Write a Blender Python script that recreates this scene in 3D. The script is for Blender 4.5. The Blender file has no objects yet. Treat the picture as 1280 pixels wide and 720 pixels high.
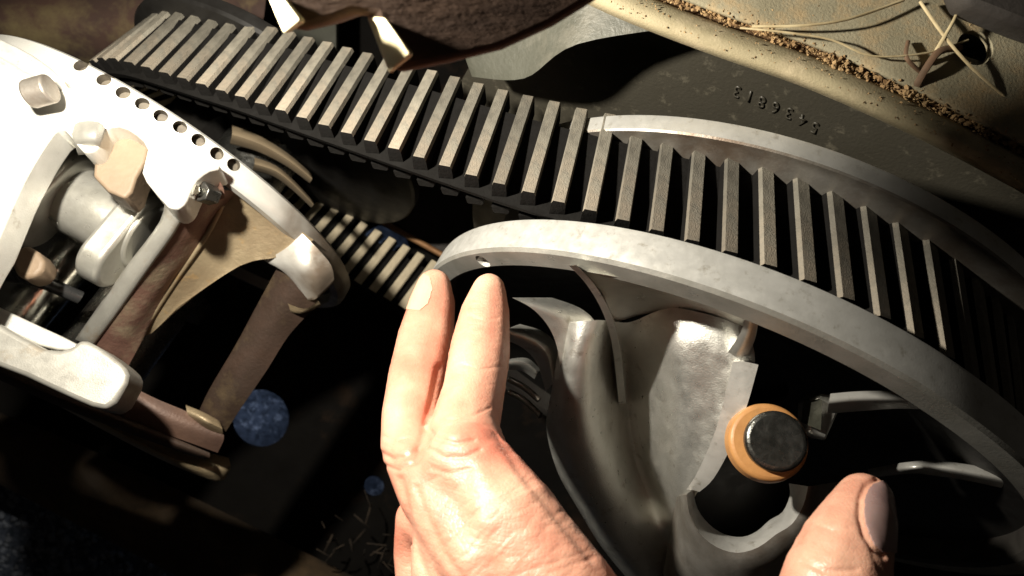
import bpy, bmesh, math, random
import numpy as np
from mathutils import Vector, Matrix, noise
random.seed(7)
R = math.radians
# ---------------------------------------------------------------- camera
F = 820.0            # focal length in photo pixels (1280 wide)
S = 0.30             # metres per working unit
ZC = 0.62            # camera height above the pan datum
scn = bpy.context.scene
cam_d = bpy.data.cameras.new('camera'); cam = bpy.data.objects.new('camera', cam_d)
scn.collection.objects.link(cam); scn.camera = cam
cam.location = (0, 0, ZC); cam_d.sensor_width = 36; cam_d.lens = F/1280*36
cam_d.clip_start = 0.005; cam_d.clip_end = 20
cam_d.dof.use_dof = True; cam_d.dof.focus_distance = 0.225; cam_d.dof.aperture_fstop = 16
# ---------------------------------------------------------------- light
world = bpy.data.worlds.new('World'); scn.world = world; world.use_nodes = True
wb = world.node_tree.nodes['Background']; wb.inputs[0].default_value = (1, .88, .72, 1); wb.inputs[1].default_value = .010

def spot(name, loc, target, power, size, blend, radius, col):
    l = bpy.data.lights.new(name, 'SPOT'); o = bpy.data.objects.new(name, l); scn.collection.objects.link(o)
    l.energy = power; l.spot_size = R(size); l.spot_blend = blend; l.shadow_soft_size = radius; l.color = col
    o.location = loc; o.rotation_euler = (Vector(target)-Vector(loc)).to_track_quat('-Z', 'Y').to_euler()
    return o
spot('work_lamp', (-0.117, 0.079, ZC-0.111), (-0.055, 0.024, ZC-0.235), 5.1, 170, .5, .006, (1, .93, .80))
scn.view_settings.view_transform = 'Standard'; scn.view_settings.look = 'None'
scn.view_settings.exposure = 0; scn.view_settings.gamma = 1
# ---------------------------------------------------------------- frames
Uv = Vector((.88179281, -.47163699, 0)); Vv = Vector((.16587949, .31013544, .93610897)); Av = Vector((-.44150361, -.82545416, .3517101))
C0 = Vector(((849.16-640)/F, (360-526.5)/F, -1.0))
def w(X): return Vector((X[0]*S, X[1]*S, X[2]*S+ZC))
def uva(u, v, a): return w(C0+Uv*u+Vv*v+Av*a)
def px(x, y, d): return w(Vector(((x-640)/F*d, (360-y)/F*d, -d)))
def on(x, y, n, c):
    """photo ray through x,y met with the plane n.(X-C0)=c"""
    r = Vector(((x-640)/F, (360-y)/F, -1)); return w(r*((C0.dot(n)+c)/r.dot(n)))
def onA(x, y, a): return on(x, y, Av, a)
def onV(x, y, v): return on(x, y, Vv, v)
def onU(x, y, u): return on(x, y, Uv, u)
ROT = Matrix((Uv, Vv, Av)).transposed().to_4x4()     # local x=U y=V z=A
# ---------------------------------------------------------------- materials
def mat(name, col, rough=.5, metal=0, col2=None, scale=60, bump=.0, bscale=200, rv=.1, dirt=None, dirtamt=.5, dscale=25, spec=.5, sss=0, ramp=(.35, .65), stretch=None):
    m = bpy.data.materials.new(name); m.use_nodes = True; nt = m.node_tree; N = nt.nodes; L = nt.links
    p = N['Principled BSDF']; tc = N.new('ShaderNodeTexCoord')
    src = tc.outputs['Object']
    if stretch:
        mp = N.new('ShaderNodeMapping'); mp.inputs['Scale'].default_value = stretch; L.new(src, mp.inputs[0]); src = mp.outputs[0]
    def nz(sc, det=6, ro=.6):
        n = N.new('ShaderNodeTexNoise'); n.inputs['Scale'].default_value = sc; n.inputs['Detail'].default_value = det; n.inputs['Roughness'].default_value = ro
        L.new(src, n.inputs['Vector']); return n.outputs[0]
    def rampn(s, a, b, c1, c2):
        r = N.new('ShaderNodeValToRGB'); r.color_ramp.elements[0].position = a; r.color_ramp.elements[1].position = b
        r.color_ramp.elements[0].color = (*c1, 1); r.color_ramp.elements[1].color = (*c2, 1); L.new(s, r.inputs[0]); return r.outputs[0]
    c = rampn(nz(scale), ramp[0], ramp[1], col, col2 or tuple(x*.8 for x in col))
    if dirt:
        f = rampn(nz(dscale, 8, .7), .62-dirtamt*.35, .78-dirtamt*.25, (0,)*3, (1,)*3)
        mx = N.new('ShaderNodeMix'); mx.data_type = 'RGBA'; L.new(f, mx.inputs[0]); L.new(c, mx.inputs[6]); mx.inputs[7].default_value = (*dirt, 1); c = mx.outputs[2]
    L.new(c, p.inputs['Base Color'])
    p.inputs['Metallic'].default_value = metal; p.inputs['Specular IOR Level'].default_value = spec
    mr = N.new('ShaderNodeMapRange'); L.new(nz(scale*2.3), mr.inputs[0]); mr.inputs[1].default_value = .3; mr.inputs[2].default_value = .7
    mr.inputs[3].default_value = max(.04, rough-rv); mr.inputs[4].default_value = min(1, rough+rv); L.new(mr.outputs[0], p.inputs['Roughness'])
    if bump:
        b = N.new('ShaderNodeBump'); b.inputs['Strength'].default_value = bump; b.inputs['Distance'].default_value = .001
        L.new(nz(bscale, 5), b.inputs['Height']); L.new(b.outputs[0], p.inputs['Normal'])
    if sss:
        p.inputs['Subsurface Weight'].default_value = sss; p.inputs['Subsurface Radius'].default_value = (1, .35, .2); p.inputs['Subsurface Scale'].default_value = .004
    return m
M = {}
M['alu'] = mat('cast_aluminium', (.78, .77, .72), .36, .85, (.66, .65, .60), 90, .22, 1800, dirt=(.36, .32, .26), dirtamt=.12, dscale=140)
M['machined'] = mat('machined_aluminium', (.74, .73, .69), .38, .6, (.63, .62, .58), 120, .04, 1500, dirt=(.42, .39, .33), dirtamt=.16, dscale=260)
M['alu_dark'] = mat('dark_aluminium', (.33, .31, .28), .45, .6, (.22, .20, .17), 70, .12, 1200, dirt=(.16, .12, .09), dirtamt=.5)
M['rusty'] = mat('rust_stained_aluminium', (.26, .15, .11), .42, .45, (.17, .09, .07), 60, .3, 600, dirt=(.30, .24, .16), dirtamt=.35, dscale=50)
M['rust_dark'] = mat('grimy_rust_casting', (.045, .027, .019), .6, 0, (.022, .015, .011), 40, .3, 600, spec=.25, dirt=(.08, .055, .03), dirtamt=.3, dscale=40)
M['rib_tan'] = mat('dull_tan_rib', (.17, .13, .08), .7, 0, (.12, .09, .055), 45)
M['rust_mid'] = mat('rust_brown_arm', (.12, .07, .05), .5, .2, (.07, .04, .03), 50, .2, 700)
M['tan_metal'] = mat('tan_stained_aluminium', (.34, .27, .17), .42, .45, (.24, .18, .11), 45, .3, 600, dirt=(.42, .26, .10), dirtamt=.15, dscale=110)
M['shade_dark'] = mat('shade_dark_casting', (.06, .055, .048), .6, .3, (.035, .03, .027), 60, .1, 900)  # dark tone that paints shade on the driven rim's inside wall
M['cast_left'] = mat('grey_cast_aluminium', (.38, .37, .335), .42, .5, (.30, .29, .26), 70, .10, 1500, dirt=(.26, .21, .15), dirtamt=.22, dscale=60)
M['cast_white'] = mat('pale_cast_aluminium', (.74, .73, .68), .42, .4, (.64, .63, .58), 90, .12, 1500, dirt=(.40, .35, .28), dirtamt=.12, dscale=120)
M['stained'] = mat('brown_stained_casting', (.25, .205, .16), .42, .45, (.15, .115, .085), 40, .12, 1200, dirt=(.34, .31, .27), dirtamt=.3, dscale=50)
def stain_mask(m, x0, x1, col):
    nt = m.node_tree; N = nt.nodes; L = nt.links; p = N['Principled BSDF']; tc = [n for n in N if n.type == 'TEX_COORD'][0]
    sx = N.new('ShaderNodeSeparateXYZ'); L.new(tc.outputs['Object'], sx.inputs[0]); nz = N.new('ShaderNodeTexNoise'); nz.inputs['Scale'].default_value = 70; L.new(tc.outputs['Object'], nz.inputs['Vector'])
    a = N.new('ShaderNodeMath'); a.operation = 'MULTIPLY_ADD'; L.new(nz.outputs[0], a.inputs[0]); a.inputs[1].default_value = .03; L.new(sx.outputs[0], a.inputs[2])
    mr = N.new('ShaderNodeMapRange'); L.new(a.outputs[0], mr.inputs[0]); mr.inputs[1].default_value = x0+.015; mr.inputs[2].default_value = x1+.015
    mx = N.new('ShaderNodeMix'); mx.data_type = 'RGBA'; L.new(mr.outputs[0], mx.inputs[0]); old = p.inputs['Base Color'].links[0].from_socket
    mx.inputs[6].default_value = (*col, 1); L.new(old, mx.inputs[7]); L.new(mx.outputs[2], p.inputs['Base Color'])
stain_mask(M['stained'], -.106, -.088, (.62, .61, .57))
M['alu_mid'] = mat('mid_grey_aluminium', (.46, .45, .41), .36, .6, (.36, .35, .31), 80, .1, 1200)
M['steel'] = mat('dark_steel', (.16, .16, .15), .3, .9, (.10, .10, .09), 150, .25, 500, dirt=(.07, .06, .05), dirtamt=.4)
M['shade_black_steel'] = mat('shade_black_steel', (.014, .013, .012), .5, .2, (.010, .009, .008), 60, 0, 400)  # near-black tone, stands for shade on the dish and far cone
M['chrome'] = mat('polished_shaft', (.55, .55, .5), .18, 1, (.35, .34, .3), 60, .1, 300)
M['tooth'] = mat('worn_belt_rubber', (.215, .197, .158), .7, 0, (.12, .11, .088), 170, .5, 2200, dirt=(.27, .225, .17), dirtamt=.35, dscale=80)
_m = M['tooth']; _n = _m.node_tree; _p = _n.nodes['Principled BSDF']; _oi = _n.nodes.new('ShaderNodeObjectInfo'); _mr = _n.nodes.new('ShaderNodeMapRange')
_mr.inputs[3].default_value = .58; _mr.inputs[4].default_value = 1.1; _n.links.new(_oi.outputs['Random'], _mr.inputs[0])
_h = _n.nodes.new('ShaderNodeHueSaturation'); _n.links.new(_p.inputs['Base Color'].links[0].from_socket, _h.inputs['Color']); _n.links.new(_mr.outputs[0], _h.inputs['Value']); _n.links.new(_h.outputs[0], _p.inputs['Base Color'])
M['rubber'] = mat('black_belt_rubber', (.006, .0055, .005), .95, 0, (.008, .0075, .007), 200, .4, 900, spec=.08)
M['cog'] = mat('tan_belt_rubber', (.50, .43, .30), .8, 0, (.40, .34, .24), 200, .4, 900)
M['plastic'] = mat('black_guard_plastic', (.055, .050, .038), .42, 0, (.05, .045, .034), 40, .25, 700, dirt=(.15, .135, .10), dirtamt=.15, dscale=160, rv=.06)
M['housing'] = mat('grey_housing', (.075, .075, .058), .5, .1, (.055, .055, .042), 50, .3, 500, dirt=(.16, .15, .12), dirtamt=.3)
M['dusty'] = mat('dusty_body_panel', (.33, .295, .20), .8, 0, (.26, .23, .15), 55, .3, 1200, dirt=(.44, .31, .16), dirtamt=.45, dscale=70)
M['dust_bead'] = mat('dusty_bead', (.38, .325, .20), .75, 0, (.30, .25, .15), 60, .25, 1500, dirt=(.55, .46, .30), dirtamt=.4, dscale=60)
M['soil'] = mat('soil_crumbs', (.46, .31, .15), .95, 0, (.15, .08, .03), 130, .6, 900)
M['soil_dark'] = mat('brown_soil', (.13, .065, .025), .95, 0, (.24, .14, .06), 160, .8, 500)
M['litter'] = mat('dry_litter', (.045, .03, .018), .9, 0, (.02, .014, .009), 120)
M['straw'] = mat('straw', (.60, .50, .30), .7, 0, (.42, .33, .18), 200)
M['twig'] = mat('dark_twig', (.09, .055, .03), .8, 0, (.16, .09, .05), 200)
M['torn'] = mat('brown_torn_cover', (.17, .10, .065), .75, 0, (.09, .052, .035), 45, .3, 150, stretch=(1, 3, 1))
M['torn_edge'] = mat('cream_torn_edge', (.85, .76, .50), .8, 0, (.78, .66, .40), 70)
M['brownback'] = mat('brown_back_panel', (.085, .045, .032), .9, 0, (.035, .022, .018), 14, dirt=(.17, .13, .06), dirtamt=.25, dscale=18)
M['pan'] = mat('dirty_belly_pan', (.006, .005, .004), .95, 0, (.004, .0033, .0027), 20, .4, 200, dirt=(.035, .02, .011), dirtamt=.2, dscale=12, spec=.2)
M['lip'] = mat('brown_pan_lip', (.05, .032, .016), .9, 0, (.02, .013, .007), 30, .5, 200, dirt=(.09, .055, .025), dirtamt=.3, dscale=16)
M['gravel'] = mat('blue_grey_gravel', (.07, .085, .12), .9, 0, (.015, .022, .035), 160, 1, 300, dirt=(.34, .37, .44), dirtamt=.22, dscale=140)
M['stone'] = mat('gravel_stone', (.16, .18, .22), .85, 0, (.09, .10, .12), 90, .8, 400)
M['orange'] = mat('orange_nylon', (.52, .26, .09), .5, 0, (.40, .185, .06), 70, .1, 600, dirt=(.30, .17, .07), dirtamt=.2, dscale=90)
M['tan_block'] = mat('tan_plastic_block', (.20, .145, .095), .6, 0, (.16, .115, .075), 60, .2, 500)
M['grey_plate'] = mat('dark_grey_plate', (.055, .048, .042), .7, .2, (.04, .034, .03), 40, .3, 300)
M['copper'] = mat('rusty_brown_rod', (.40, .22, .10), .6, .3, (.28, .14, .06), 80)
M['black'] = mat('black_cable', (.02, .02, .02), .25, 0, (.03, .03, .03), 50)
M['hole'] = mat('dark_bore', (.13, .11, .08), .6, .2, (.06, .05, .04), 200)
# skin
def skin_mat():
    m = mat('skin', (.64, .36, .25), .46, 0, (.52, .18, .12), 24, .0, sss=.14, ramp=(.36, .62), dirt=(.42, .22, .14), dirtamt=.12, dscale=120)
    nt = m.node_tree; N = nt.nodes; L = nt.links; p = N['Principled BSDF']; tc = [n for n in N if n.type == 'TEX_COORD'][0]
    v = N.new('ShaderNodeTexVoronoi'); v.inputs['Scale'].default_value = 750; v.feature = 'DISTANCE_TO_EDGE'; L.new(tc.outputs['Object'], v.inputs['Vector'])
    sm = N.new('ShaderNodeMath'); sm.operation = 'MINIMUM'; L.new(v.outputs[0], sm.inputs[0]); sm.inputs[1].default_value = .18
    mp = N.new('ShaderNodeMapping'); mp.inputs['Rotation'].default_value = (0, 0, R(28)); mp.inputs['Scale'].default_value = (1, 4.5, 1); L.new(tc.outputs['Object'], mp.inputs[0])
    n = N.new('ShaderNodeTexNoise'); n.inputs['Scale'].default_value = 150; n.inputs['Detail'].default_value = 6; L.new(mp.outputs[0], n.inputs['Vector'])
    a = N.new('ShaderNodeMath'); a.operation = 'MULTIPLY_ADD'; L.new(sm.outputs[0], a.inputs[0]); a.inputs[1].default_value = .9; L.new(n.outputs[0], a.inputs[2])
    b = N.new('ShaderNodeBump'); b.inputs['Strength'].default_value = .32; b.inputs['Distance'].default_value = .0007
    L.new(a.outputs[0], b.inputs['Height']); L.new(b.outputs[0], p.inputs['Normal'])
    return m
M['skin'] = skin_mat()
M['nail_pale'] = mat('pale_fingernail', (.66, .385, .27), .40, 0, (.62, .34, .235), 40, sss=.14)
M['nail'] = mat('fingernail', (.40, .27, .25), .3, 0, (.33, .21, .20), 60, sss=.1)
# ---------------------------------------------------------------- builders
COL = scn.collection
def mk(name, bm, m, parent=None, smooth=None, keep=False):
    me = bpy.data.meshes.new(name)
    bmesh.ops.recalc_face_normals(bm, faces=bm.faces)
    bm.to_mesh(me); bm.free(); me.materials.append(M[m] if isinstance(m, str) else m)
    o = bpy.data.objects.new(name, me); COL.objects.link(o)
    if smooth is not None:
        for f in me.polygons: f.use_smooth = True
        me.set_sharp_from_angle(angle=R(smooth))
    if parent:
        o.parent = parent
        if not keep: o.matrix_parent_inverse = parent.matrix_world.inverted()
    return o
def tag(o, label=None, cat=None, group=None, kind=None):
    if label: o['label'] = label
    if cat: o['category'] = cat
    if group: o['group'] = group
    if kind: o['kind'] = kind
    return o
def thing(name, loc, label, cat, group=None):
    o = bpy.data.objects.new(name, None); COL.objects.link(o); o.location = loc; o.empty_display_size = .01
    tag(o, label, cat, group); bpy.context.view_layer.update(); return o
def prism(pts, off, bm=None):
    """polygon (3D points) extruded by the vector off"""
    bm = bm or bmesh.new(); n = len(pts)
    a = [bm.verts.new(p) for p in pts]; b = [bm.verts.new(p+off) for p in pts]
    bm.faces.new(a); bm.faces.new(b[::-1])
    for i in range(n): bm.faces.new((a[i], b[i], b[(i+1) % n], a[(i+1) % n]))
    return bm
def smoothpoly(pts, n=4, closed=True):
    out = []; m = len(pts); P = [Vector(p) for p in pts]
    rng = range(m) if closed else range(m-1)
    for i in rng:
        p0 = P[(i-1) % m] if closed or i > 0 else P[0]; p1 = P[i]; p2 = P[(i+1) % m]; p3 = P[(i+2) % m] if closed or i+2 < m else P[-1]
        for k in range(n):
            t = k/n; out.append(.5*((2*p1)+(p2-p0)*t+(2*p0-5*p1+4*p2-p3)*t*t+(3*p1-p0-3*p2+p3)*t**3))
    if not closed: out.append(P[-1])
    return out
def bevel(o, wd, seg=2, ang=35):
    m = o.modifiers.new('bevel', 'BEVEL'); m.width = wd; m.segments = seg; m.limit_method = 'ANGLE'; m.angle_limit = R(ang); m.harden_normals = False
    for f in o.data.polygons: f.use_smooth = True
    o.data.set_sharp_from_angle(angle=R(50)); return o
def loft(curves, nu=5, nv=5, thick=.006, bm=None, flip=False):
    """smooth surface through curves (equal-length lists of 3D points), given thickness away from camera"""
    rows = [smoothpoly(c, nu, False) for c in curves]; k = len(rows[0])
    cols = [smoothpoly([r[i] for r in rows], nv, False) for i in range(k)]
    m = len(cols[0]); camp = Vector((0, 0, ZC))
    bm = bm or bmesh.new()
    G = [[cols[i][j] for i in range(k)] for j in range(m)]
    front = [[bm.verts.new(p) for p in r] for r in G]
    back = [[bm.verts.new(p+(p-camp).normalized()*thick) for p in r] for r in G]
    for j in range(m-1):
        for i in range(k-1):
            bm.faces.new((front[j][i], front[j][i+1], front[j+1][i+1], front[j+1][i]))
            bm.faces.new((back[j][i], back[j+1][i], back[j+1][i+1], back[j][i+1]))
    def side(f, b):
        for i in range(len(f)-1): bm.faces.new((f[i], b[i], b[i+1], f[i+1]))
    side(front[0], back[0]); side(front[-1], back[-1]); side([r[0] for r in front], [r[0] for r in back]); side([r[-1] for r in front], [r[-1] for r in back])
    return bm
def lathe(profile, centre, n=96, a0=0, a1=360, bm=None, closed=True, egg=0):
    """revolve (r,a) profile about the clutch axis through (u,v)=centre"""
    bm = bm or bmesh.new(); full = abs(a1-a0) >= 360; rings = []
    for k in range(n if full else n+1):
        t = R(a0+(a1-a0)*k/n); eg = 1+egg*(.5+.5*math.cos(max(-math.pi, min(math.pi, (math.remainder(t-R(-5), 2*math.pi))*2.1)))); rings.append([bm.verts.new(uva(centre[0]+r*eg*math.cos(t), centre[1]+r*eg*math.sin(t), a)) for r, a in profile])
    m = len(profile); K = len(rings)
    for k in range(K if full else K-1):
        p, q = rings[k], rings[(k+1) % K]
        for j in range(m if closed else m-1): bm.faces.new((p[j], p[(j+1) % m], q[(j+1) % m], q[j]))
    if not full and closed: bm.faces.new(rings[0]); bm.faces.new(rings[-1][::-1])
    return bm
def tube(pts, rad, seg=10, bm=None, n=4, taper=None):
    bm = bm or bmesh.new(); P = smoothpoly(pts, n, False); rings = []
    up = Vector((0, 0, 1))
    for i, p in enumerate(P):
        t = (P[min(i+1, len(P)-1)]-P[max(i-1, 0)]).normalized(); s = t.cross(up)
        if s.length < 1e-4: s = t.cross(Vector((0, 1, 0)))
        s.normalize(); u = s.cross(t); f = i/(len(P)-1); r = rad*(1 if not taper else 1+(taper-1)*f)
        rings.append([bm.verts.new(p+(s*math.cos(2*math.pi*k/seg)+u*math.sin(2*math.pi*k/seg))*r) for k in range(seg)])
    for a, b in zip(rings, rings[1:]):
        for k in range(seg): bm.faces.new((a[k], a[(k+1) % seg], b[(k+1) % seg], b[k]))
    bm.faces.new(rings[0]); bm.faces.new(rings[-1][::-1]); return bm
def cyl(c, axis, r, h, seg=40, bm=None, r2=None):
    """cylinder from c along axis (unit) for h"""
    bm = bm or bmesh.new(); axis = axis.normalized(); s = axis.cross(Vector((0, 0, 1)))
    if s.length < .05: s = axis.cross(Vector((0, 1, 0)))
    s.normalize(); t = s.cross(axis); r2 = r if r2 is None else r2
    A_ = [bm.verts.new(c+(s*math.cos(2*math.pi*k/seg)+t*math.sin(2*math.pi*k/seg))*r) for k in range(seg)]
    B_ = [bm.verts.new(c+axis*h+(s*math.cos(2*math.pi*k/seg)+t*math.sin(2*math.pi*k/seg))*r2) for k in range(seg)]
    bm.faces.new(A_); bm.faces.new(B_[::-1])
    for k in range(seg): bm.faces.new((A_[k], A_[(k+1) % seg], B_[(k+1) % seg], B_[k]))
    return bm
def apply_mods(o):
    dg = bpy.context.evaluated_depsgraph_get(); dg.update()
    me = bpy.data.meshes.new_from_object(o.evaluated_get(dg)); old = o.data; o.modifiers.clear(); o.data = me; bpy.data.meshes.remove(old)
def cut(o, cutters):
    """subtract solids from o"""
    bm = bmesh.new()
    for c in cutters:
        me = bpy.data.meshes.new('t'); bmesh.ops.recalc_face_normals(c, faces=c.faces); c.to_mesh(me); c.free(); bm.from_mesh(me); bpy.data.meshes.remove(me)
    me = bpy.data.meshes.new('cut'); bm.to_mesh(me); bm.free(); t = bpy.data.objects.new('cut', me); COL.objects.link(t)
    m = o.modifiers.new('b', 'BOOLEAN'); m.operation = 'DIFFERENCE'; m.solver = 'EXACT'; m.object = t; m.use_self = True
    bpy.context.view_layer.update(); apply_mods(o); bpy.data.objects.remove(t); bpy.data.meshes.remove(me)
def gear_out(name, bm, m, parent, smooth=40): return mk(name, bm, m, parent, smooth)

# ================================================================ SETTING
# ground seen past the pan, gravel under it
def quad(corners, t=.004):
    return prism([Vector(c) for c in corners], Vector((0, 0, -t)))
gz = 1.98
g = mk('ground', quad([px(-900, 1500, gz), px(2100, 1500, gz), px(2100, -700, gz), px(-900, -700, gz)]), 'gravel'); tag(g, kind='structure')
bm = bmesh.new()
for i in range(900):
    x = random.uniform(-60, 420); y = random.uniform(560, 760)
    if y < 590+x*.55: continue
    c = px(x, y, gz-.004); s = random.uniform(.0015, .005)
    mtx = Matrix.Translation(c) @ Matrix.Rotation(random.random()*6, 4, 'Z') @ Matrix.Diagonal((s, s*random.uniform(.5, 1), s*.6, 1))
    bmesh.ops.create_icosphere(bm, subdivisions=1, radius=1, matrix=mtx)
gs = mk('gravel_stones', bm, 'stone', smooth=80); tag(gs, 'small blue-grey stones lying on the dark ground below the pan', 'gravel', kind='stuff')
# belly pan with three daylight holes
pz = 1.78
pan = mk('floor_pan', prism([px(x, y, pz) for x, y in ((-300, 470), (250, 720), (700, 950), (1700, 950), (1700, -300), (-300, -300))], Vector((0, 0, -.003))), 'pan')
cut(pan, [cyl(px(325, 523, pz)+Vector((0, 0, .02)), Vector((0, 0, -1)), 36/F*pz*S, .05, 48),
          cyl(px(467, 608, pz)+Vector((0, 0, .02)), Vector((0, 0, -1)), 13/F*pz*S, .05, 32),
          cyl(px(480, 312, pz)+Vector((0, 0, .02)), Vector((0, 0, -1)), 31/F*pz*S, .05, 48)])
tag(pan, kind='structure')
# daylight under the pan, between it and the gravel
for (x, y, e) in ((325, 523, .05), (467, 608, .02), (480, 312, .03)):
    l = bpy.data.lights.new('daylight_under_pan', 'AREA'); l.energy = e*.3; l.size = .03; l.color = (.68, .80, 1)
    o = bpy.data.objects.new('daylight_under_pan', l); COL.objects.link(o); o.location = px(x, y, pz+.03)+Vector((-.03, .0, 0))
    o.rotation_euler = (px(x, y, gz)-o.location).to_track_quat('-Z', 'Y').to_euler()
# pan lip: diagonal folded edge at lower left
lip = mk('pan_lip', loft([[px(-40, 500, 1.70), px(120, 565, 1.70), px(300, 650, 1.70), px(560, 780, 1.70)],
                         [px(-40, 530, 1.62), px(120, 600, 1.62), px(300, 690, 1.62), px(560, 820, 1.62)],
                         [px(-40, 585, 1.66), px(120, 668, 1.66), px(300, 760, 1.66), px(560, 890, 1.66)]], 4, 5, .008), 'lip', smooth=50)
tag(lip, 'dirty brown folded lip of the belly pan running diagonally at lower left', 'pan edge')
# back panel behind the drive clutch
bp = mk('back_panel', loft([[px(-60, -60, 1.5), px(120, -60, 1.45), px(330, -60, 1.4)], [px(-60, 20, 1.35), px(120, 30, 1.38), px(330, 20, 1.36)],
                            [px(-60, 100, 1.5), px(120, 110, 1.55), px(300, 110, 1.6)]], 5, 5, .01), 'brownback', smooth=60)
tag(bp, 'dark reddish brown panel behind the top left of the drive clutch', 'panel')
gp = mk('grey_backing_plate', prism([px(x, y, 1.52) for x, y in ((255, -40), (420, -40), (420, 60), (255, 40))], Vector((0, 0, -.006))), 'housing')
tag(gp, 'grey plate glimpsed above the belt at the top edge', 'plate')
sp = mk('frame_plate', prism([px(x, y, 1.66) for x, y in ((440, 240), (600, 150), (760, 220), (760, 420), (590, 345))], Vector((0, 0, -.006))), 'grey_plate')
tag(sp, 'dark grey frame plate in the shadow between the two clutches', 'plate')
rod = mk('rusty_rod', tube([px(440, 258, 1.62), px(510, 295, 1.61), px(600, 345, 1.60)], .0022), 'copper', smooth=60)
tag(rod, 'thin rusty brown rod leading to the rim of the silver clutch', 'rod')

bm = bmesh.new(); random.seed(11)
for i in range(30):
    cx_, cy_ = random.gauss(465, 34), random.gauss(676, 22); a_ = random.uniform(0, 6.28); l_ = random.uniform(3, 13)
    p = [px(cx_+math.cos(a_)*l_*t, cy_+math.sin(a_)*l_*t, 1.60+random.uniform(-.02, .02)-.02*(1-t*t)) for t in (-1, 0, 1)]
    tube(p, random.uniform(.0003, .0009), 5, bm, 3)
o = mk('leaf_litter', bm, 'litter', smooth=60); tag(o, 'dry brown stems and leaf litter lying on the pan beside the wrist', 'leaf litter', kind='stuff')
# ---- black inner guard with the raised number
PA = -.335
gpts = [(560, 130), (600, 60), (680, 10), (800, -30), (1000, 10), (1400, 150), (1480, 420), (1400, 520), (1200, 430), (900, 330), (700, 300)]
guard = thing('belt_guard', onA(900, 200, PA), 'black plastic inner guard with a raised part number behind the belt', 'belt guard')
mk('back_wall', prism([onA(x, y, PA) for x, y in gpts], -Av*.004), 'plastic', guard)
def char_mesh(ch):
    c = bpy.data.curves.new('c', 'FONT'); c.body = ch; c.size = 1; c.align_x = 'CENTER'; c.extrude = 0; c.offset = .012
    o = bpy.data.objects.new('c', c); COL.objects.link(o); bpy.context.view_layer.update()
    me = bpy.data.meshes.new_from_object(o.evaluated_get(bpy.context.evaluated_depsgraph_get())); bpy.data.objects.remove(o); return me
cen = [(1018, 160), (1003, 151), (986, 142), (969, 135), (952, 128), (937, 121), (921, 115)]
for i, ch in enumerate('5436813'):
    me = char_mesh(ch); bm = bmesh.new(); bm.from_mesh(me)
    cx, cy = cen[i]; ang = R(205 if i > 1 else 207)
    ex = Vector((math.cos(ang), math.sin(ang)))*21; ey = Vector((math.sin(ang)+.18, -math.cos(ang)))*22   # image-space axes (y down)
    for v in bm.verts:
        q = Vector((cx, cy))+ex*v.co.x+ey*(v.co.y-.35); v.co = onA(q.x, q.y, PA+.0008)
    r = bmesh.ops.extrude_face_region(bm, geom=bm.faces[:]); vs = [e for e in r['geom'] if isinstance(e, bmesh.types.BMVert)]
    for v in vs: v.co += Av*.00022
    mk('number_digit', bm, 'plastic', guard)
# grey housing lip
hs = mk('housing_lip', loft([[px(560, -30, .90), px(640, -50, .83), px(740, -50, .75), px(880, -40, .70)],
                             [px(575, 50, .91), px(650, 30, .84), px(740, 5, .76), px(880, -5, .71)],
                             [px(590, 96, .92), px(655, 98, .85), px(722, 55, .77), px(880, 30, .72)]], 6, 4, .010), 'housing', smooth=50)
tag(hs, 'smooth grey housing lip curving between the brown cover and the black guard', 'housing')

# ================================================================ DRIVE BELT
c1 = Vector((0, 0)); r1 = .4015; c2 = Vector((-.86, -.205)); r2 = .269    # radius of the band's outer face
def belt_path():
    d = (c2-c1); D = d.length; base = math.atan2(d.y, d.x); al = math.acos((r1-r2)/D)
    nu_ = base-al; nl = base+al          # normals of upper and lower tangents
    pts = []
    def arc(c, r, a, b, n):
        for k in range(n): t = a+(b-a)*k/n; pts.append(c+Vector((math.cos(t), math.sin(t)))*r)
    arc(c1, r1, nl-2*math.pi, nu_, 400)   # around the driven pulley
    p = c1+Vector((math.cos(nu_), math.sin(nu_)))*r1; q = c2+Vector((math.cos(nu_), math.sin(nu_)))*r2
    for k in range(150): pts.append(p.lerp(q, k/150)+Vector((math.cos(nu_), math.sin(nu_)))*(-.004*math.sin(math.pi*k/150)))
    arc(c2, r2, nu_, nl, 260)
    p = c2+Vector((math.cos(nl), math.sin(nl)))*r2; q = c1+Vector((math.cos(nl), math.sin(nl)))*r1
    for k in range(150): pts.append(p.lerp(q, k/150))
    return pts
PATH = belt_path()
cum = [0]
for i in range(len(PATH)): cum.append(cum[-1]+(PATH[(i+1) % len(PATH)]-PATH[i]).length)
TOT = cum[-1]
def at_s(s):
    s %= TOT; lo, hi = 0, len(PATH)
    while hi-lo > 1:
        m = (lo+hi)//2
        if cum[m] <= s: lo = m
        else: hi = m
    f = (s-cum[lo])/(cum[lo+1]-cum[lo]); p = PATH[lo % len(PATH)]; q = PATH[(lo+1) % len(PATH)]
    d = (q-p).normalized(); return p.lerp(q, f), d, Vector((d.y, -d.x))
def skew(u): return -.014*max(0, min(1, (-u-.38)/.4))
BA0, BA1 = -.170, -.0445
belt = thing('drive_belt', uva(-.45, -.1, -.11), 'toothed black rubber drive belt looping between the two clutches', 'drive belt')
bm = bmesh.new(); rings = []
NB = 420
for k in range(NB):
    p, d, n = at_s(TOT*k/NB)
    rings.append([bm.verts.new(uva(*(p+n*o_), a_+skew(p.x))) for o_, a_ in ((0, BA0+.001), (0, BA1-.001), (-.011, BA1-.004), (-.011, BA0+.004))])
for k in range(NB):
    a, b = rings[k], rings[(k+1) % NB]
    for j in range(4): bm.faces.new((a[j], a[(j+1) % 4], b[(j+1) % 4], b[j]))
mk('belt_band', bm, 'rubber', belt, 50)
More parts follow.
